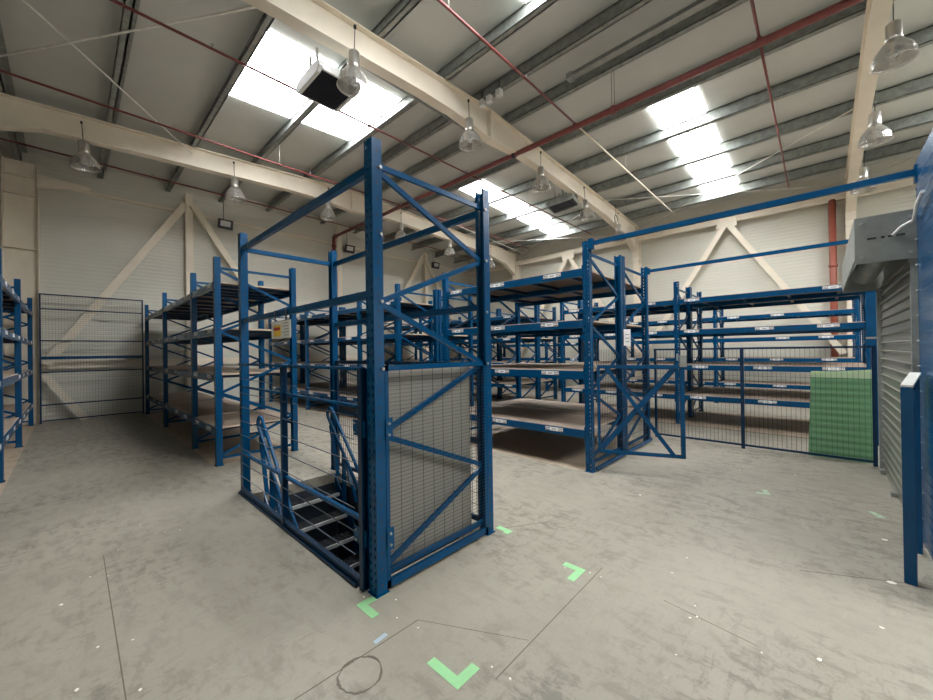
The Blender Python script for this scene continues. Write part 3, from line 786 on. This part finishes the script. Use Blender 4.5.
# cable tray and junction boxes
t = thing('cable_tray', 'pale cable trunking running along a purlin under the roof', 'cable tray', (5.86, -3, 6.12))
f = MB(); f.box(-.06, .06, 0, 6.0, -.03, .03); f.build('trunking', 'galv_bright', t)
f = MB(); f.box(-.075, .075, 5.96, 6.06, -.045, .045); f.build('end_coupler', 'galv', t)
for i, (dx, lab) in enumerate(((0, 'left'), (.17, 'middle'), (.40, 'right'))):
    f = MB(); f.box(-.05, .05, -.05, .05, -.06, .06); g = MB(); g.tube([(0, 0, .06), (0, 0, .22)], .01, 6)
    o = f.build('junction_box', 'white', None, (5.32, 4.52-dx, 6.12), bevel=.006); g.build('conduit', 'dark', o)
    tag(o, 'small white junction box by the ridge of the middle rafter, %s of three' % lab, 'junction box', 'white junction boxes at the ridge')

# unit heaters
def heater(loc, rz, label, body, tilt=(0, 0)):
    t = thing('unit_heater', label, 'heater', loc, rz, 'ceiling unit heaters'); t.rotation_euler = (tilt[0], tilt[1], rz); t.scale = (1.05, 1.05, .85)
    f = MB()
    for a, b in ((-.30, -.25), (.25, .30)):
        f.prism([(-.36, .02), (-.30, -.05), (.30, -.05), (.36, .02), (.33, .12), (.20, .15), (-.20, .15), (-.33, .12)], 0, a, b)
    f.box(-.25, .25, -.35, -.32, -.02, .10); f.box(-.25, .25, .32, .35, -.02, .10); f.box(-.25, .25, -.32, .32, .10, .14)
    f.build('casing', body, t, bevel=.006)
    f = MB(); f.box(-.25, .25, -.32, .32, -.02, -.01)
    for i in range(10): y = -.30+i*.062; f.hexa([(-.25, y, -.045), (.25, y, -.045), (.25, y+.006, -.045), (-.25, y+.006, -.045), (-.25, y+.03, -.02), (.25, y+.03, -.02), (.25, y+.036, -.02), (-.25, y+.036, -.02)])
    f.build('louvre_grille', 'grille', t)
    f = MB()
    for sx_ in (-.2, .2): f.bar((sx_, -.1, .15), (sx_, -.1, .52), .02, .03); f.bar((sx_, .1, .15), (sx_, .1, .52), .02, .03)
    f.build('hanging_bracket', 'galv', t)
    f = MB(); f.tube([(.1, -.3, .1), (.2, -.38, .2), (.24, -.30, .35), (.16, -.18, .42)], .014, 6); f.tube([(.0, -.3, .1), (.05, -.4, .22), (.16, -.36, .34), (.2, -.2, .42)], .012, 6); f.build('cable', 'dark', t)
heater((2.62, 5.17, 5.34), 0, 'white unit heater with a dark louvred face hung under the bright left rooflight', 'white', (R(0), R(0)))
heater((9.25, 5.05, 5.45), .2, 'dark grey unit heater with black cables behind the middle rafter', 'galv', (R(-8), 0))
f = MB(); f.box(.0, 4.6, -.03, .03, -.02, .02); f.box(.0, 4.6, .14, .17, -.015, .015)
o = f.build('support_channel', 'galv', None, (1.4, 4.98, 5.98)); tag(o, 'grey support channel along the middle rafter above the heater', 'channel')

# floodlights on the gable wall
for i, (xx, zz, w) in enumerate(((3.25, 5.45, 'right of the left brace apex'), (7.35, 5.48, 'beside the red drop pipe'), (11.75, 5.55, 'beside the far brace apex'))):
    t = thing('floodlight', 'small black floodlight on the gable wall, %s' % w, 'floodlight', (xx, 13.14, zz), 0, 'black floodlights on the gable wall')
    f = MB(); f.hexa([(-.2, -.16, -.16), (.2, -.16, -.16), (.14, -.02, -.1), (-.14, -.02, -.1), (-.2, -.22, .12), (.2, -.22, .12), (.14, -.06, .12), (-.14, -.06, .12)]); f.build('housing', 'dark', t)
    f = MB(); f.hexa([(-.13, -.17, -.10), (.13, -.17, -.10), (.13, -.160, -.10), (-.13, -.160, -.10), (-.13, -.228, .07), (.13, -.228, .07), (.13, -.2, .07), (-.13, -.2, .07)]); f.build('lens', 'white', t)
    f = MB(); f.box(-.03, .03, -.06, .06, -.02, .16); f.build('bracket', 'dark', t)
    f = MB(); f.tube([(0, .02, .1), (0, .03, zt(xx)-zz+.1)], .008, 6); f.build('cable', 'dark', t)
# small ring hook on the rafter
f = MB(); pts = [(.10*math.cos(t_), 0, .12*math.sin(t_)) for t_ in [2*math.pi*i/16 for i in range(17)]]; f.tube(pts, .012, 6, cap=False)
f.tube([(0, 0, .12), (0, 0, .45)], .006, 6)
p = unproj(614, 214, 5.45); o = f.build('cable_loop', 'dark', None, (11.4, 4.45, 5.45)); tag(o, 'small loop of dark cable hanging on the middle rafter near the wall', 'cable')

# ------------------------------------------------------------------ camera, light, view
cam = bpy.data.cameras.new('camera'); co = bpy.data.objects.new('camera', cam); col.objects.link(co)
cam.sensor_width = 36; cam.sensor_fit = 'HORIZONTAL'; cam.lens = FPX/933*36; cam.clip_start = .05; cam.clip_end = 100
mw = Matrix(((CR.x, CU.x, -CF.x, 0), (CR.y, CU.y, -CF.y, 0), (CR.z, CU.z, -CF.z, CH), (0, 0, 0, 1)))
co.matrix_world = mw
sc.camera = co
w = bpy.data.worlds.new('world'); sc.world = w; w.use_nodes = True
bg = w.node_tree.nodes['Background']; bg.inputs[0].default_value = (.8, .9, 1, 1); bg.inputs[1].default_value = .3
vs = sc.view_settings; vs.view_transform = 'Standard'; vs.look = 'None'; vs.exposure = .85; vs.gamma = 1; vs.use_curve_mapping = False
